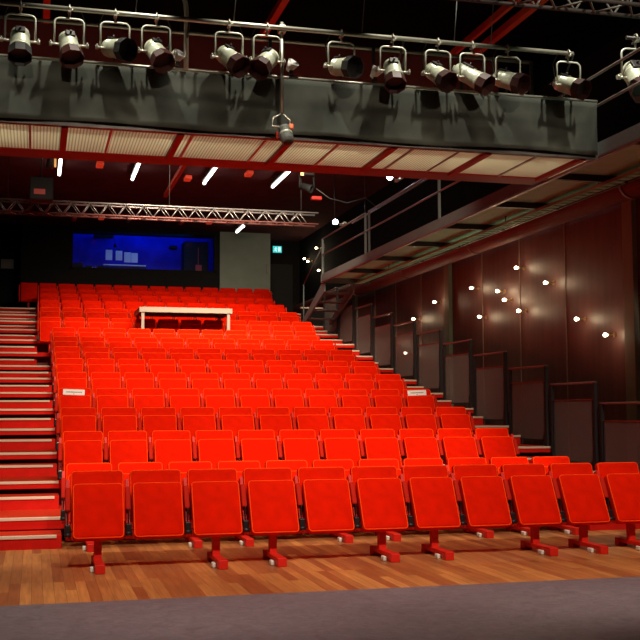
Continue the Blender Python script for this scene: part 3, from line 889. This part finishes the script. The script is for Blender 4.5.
# ------------------------------------------------------------------ wall bulbs on the right wall
GB = 'warm bulbs on the right wall'
bulbs = [(22.40, 3.77, 'beside the left pillar'), (20.29, 3.85, 'top left of the cluster between the pillars'), (19.02, 3.65, 'upper middle of the cluster'),
         (18.71, 3.45, 'just below the upper middle one'), (18.16, 3.99, 'highest of all'), (17.0, 3.58, 'upper right of the cluster'),
         (19.9, 3.23, 'lower left of the cluster'), (18.10, 3.19, 'lower right of the cluster'), (15.92, 2.86, 'upper one of the two near the right pillar'),
         (15.01, 2.54, 'lower one, nearest the right pillar'), (23.79, 3.51, 'left of the left pillar, above the railings'),
         (25.34, 3.02, 'seen through a railing, left one'), (24.37, 2.74, 'seen through a railing, right one'),
         (34.4, 6.38, 'far corner, upper left'), (33.9, 6.22, 'far corner, just below the upper left one'), (32.8, 6.50, 'far corner, uppermost'), (32.5, 5.75, 'far corner, lowest')]
me_br = MB().tube((0, 0, 0), (-.10, 0, 0), .012, 8).tube((-.0005, 0, 0), (-.02, 0, 0), .04, 14).tube((-.09, 0, 0), (-.125, 0, 0), .022, 10).mesh('bracket', 'brass')
me_bu = MB().lathe([(.010, 0), (.022, .02), (.032, .045), (.027, .065), (.010, .078)], Matrix.Translation((-.12, 0, 0)) @ Matrix.Rotation(rad(-90), 4, 'Y'), 14).mesh('bulb', 'bulb')
for i, (y, z, ds) in enumerate(bulbs):
    t = thing('wall_bulb', 'small warm bulb on the right wall, %s' % ds, 'bulb', (XR, y*.98, 1.39+(z-1.39)*.98), 0, GB)
    link('bracket', me_br, t); link('bulb', me_bu, t)
    l = bpy.data.lights.new('bulb_light', 'POINT'); l.energy = 3.2; l.color = (1, .72, .42); l.shadow_soft_size = .05
    lo = bpy.data.objects.new('bulb_light', l); COL.objects.link(lo); lo.location = (XR-.21, y*.98-.03, 1.39+(z-1.39)*.98)

# ------------------------------------------------------------------ exit sign, plates
t = thing('exit_sign', 'small lit green exit sign with running figure on the dark back wall', 'sign', (7.72, YB2-.001, 6.62))
MB().box(-.16, .16, -.05, 0, 0, .24, .008, 1).obj('housing', 'darksteel', t)
MB().box(-.15, .15, -.055, -.05, .01, .23).obj('panel', 'exit', t)
b = MB(); b.box(.03, .11, -.058, -.055, .05, .20)
b.lathe([(.016, 0), (.016, .003)], Matrix.Translation((-.045, -.055, .185)) @ Matrix.Rotation(rad(90), 4, 'X'), 10)
for p, q in (((-.05, .165), (-.06, .11)), ((-.06, .11), (-.025, .085)), ((-.025, .085), (-.035, .045)), ((-.06, .11), (-.085, .075)), ((-.085, .075), (-.12, .07)),
             ((-.05, .16), (-.01, .13)), ((-.05, .16), (-.095, .135))):
    b.tube((p[0], -.057, p[1]), (q[0], -.057, q[1]), .010, 6)
b.obj('pictogram', 'exitwhite', t)
o = MB().box(-.40, -.0, -.03, -.001, 0, .30, .006, 1).obj('notice_plate', 'greyplate', None, (-.72, YB2, 5.83))
tag(o, 'grey rectangular plate on the black wall at the left edge', 'plate')
o = MB().box(-.05, .05, -.03, -.001, 0, .32, .006, 1).obj('wall_switch', 'greyplate', None, (7.12, YB-.02, 5.75))
tag(o, 'narrow grey switch plate at the right end of the grey green wall', 'plate')

# ------------------------------------------------------------------ control room contents
t = thing('control_counter', 'long dark counter behind the control room window', 'counter', (.65, 35.0, 4.6))
MB().box(0, 4.0, 0, .7, 1.17, 1.22).obj('worktop', 'plastic', t)
for x in (.1, 2.0, 3.9): MB().box(x-.04, x+.04, .05, .65, .001, 1.17).obj('support', 'plastic', t)
for i, (x, z0, z1) in enumerate(((2.29, 6.40, 6.74), (2.62, 6.40, 6.72), (2.90, 6.34, 6.68), (3.13, 6.34, 6.66))):
    t = thing('pale_sheet', 'pale board lit blue behind the window, %s from the left' % ORD[i], 'board', (x, 36.387, z0), 0, 'pale boards in the control room')
    MB().box(-.11, .11, 0, .012, 0, z1-z0, .01, 1).obj('board', 'bluewhite', t)
    MB().box(-.03, .03, 0, .01, z1-z0, z1-z0+.05).obj('clip', 'plastic', t)
o = MB().box(2.1, 3.5, 36.2, 36.4, 6.20, 6.235).obj('wall_shelf', 'bluewhite'); tag(o, 'narrow shelf under the pale boards in the control room', 'shelf')
t = thing('dark_cabinet', 'tall black cabinet at the right side of the control room', 'cabinet', (4.70, 35.6, 4.6))
MB().box(0, .80, 0, .75, .001, 2.40).obj('carcass', 'black', t)
MB().box(.46, .475, -.012, 0, 1.2, 2.2).obj('door_edge', 'pinkred', t)
MB().box(.38, .58, -.02, 0, 1.25, 1.62).obj('poster', 'pinkred', t)
o = MB().box(4.28, 4.55, 36.2, 36.399, 6.83, 6.93, .01, 1).obj('wall_speaker', 'plastic'); tag(o, 'small black loudspeaker on the blue control room wall', 'loudspeaker')
t = thing('booth_projector', 'dark projector hanging under the control room ceiling at the left', 'projector', (2.08, 35.8, 7.05))
MB().box(-.32, .30, -.2, .2, 0, .13, .015, 1).obj('case', 'plastic', t)
MB().tube((.0, 0, .13), (0, 0, .40), .02, 8).obj('mount', 'plastic', t)
t = thing('hanging_pendant', 'small dark pendant hanging beside the pale boards', 'pendant', (2.46, 36.0, 6.78))
MB().tube((0, 0, .08), (0, 0, .67), .006, 6).obj('cord', 'plastic', t)
MB().lathe([(.05, 0), (.06, .03), (.02, .10)], None, 12).obj('shade', 'plastic', t)
for i, (x, z, s_) in enumerate(((1.25, 6.05, .16), (1.60, 6.12, .11), (1.95, 6.1, .10))):
    t = thing('booth_equipment', 'dark piece of equipment on the control counter, %s from the left' % ORD[i], 'equipment', (x, 35.35, 5.82), 0, 'equipment on the control counter')
    MB().box(-s_, s_, -.12, .12, .001, .22+.08*(i == 0), .012, 1).obj('case', 'plastic', t)
    MB().tube((-s_*.5, -.13, .12), (-s_*.5, -.12, .12), .03, 10).obj('dial', 'bluewhite', t)
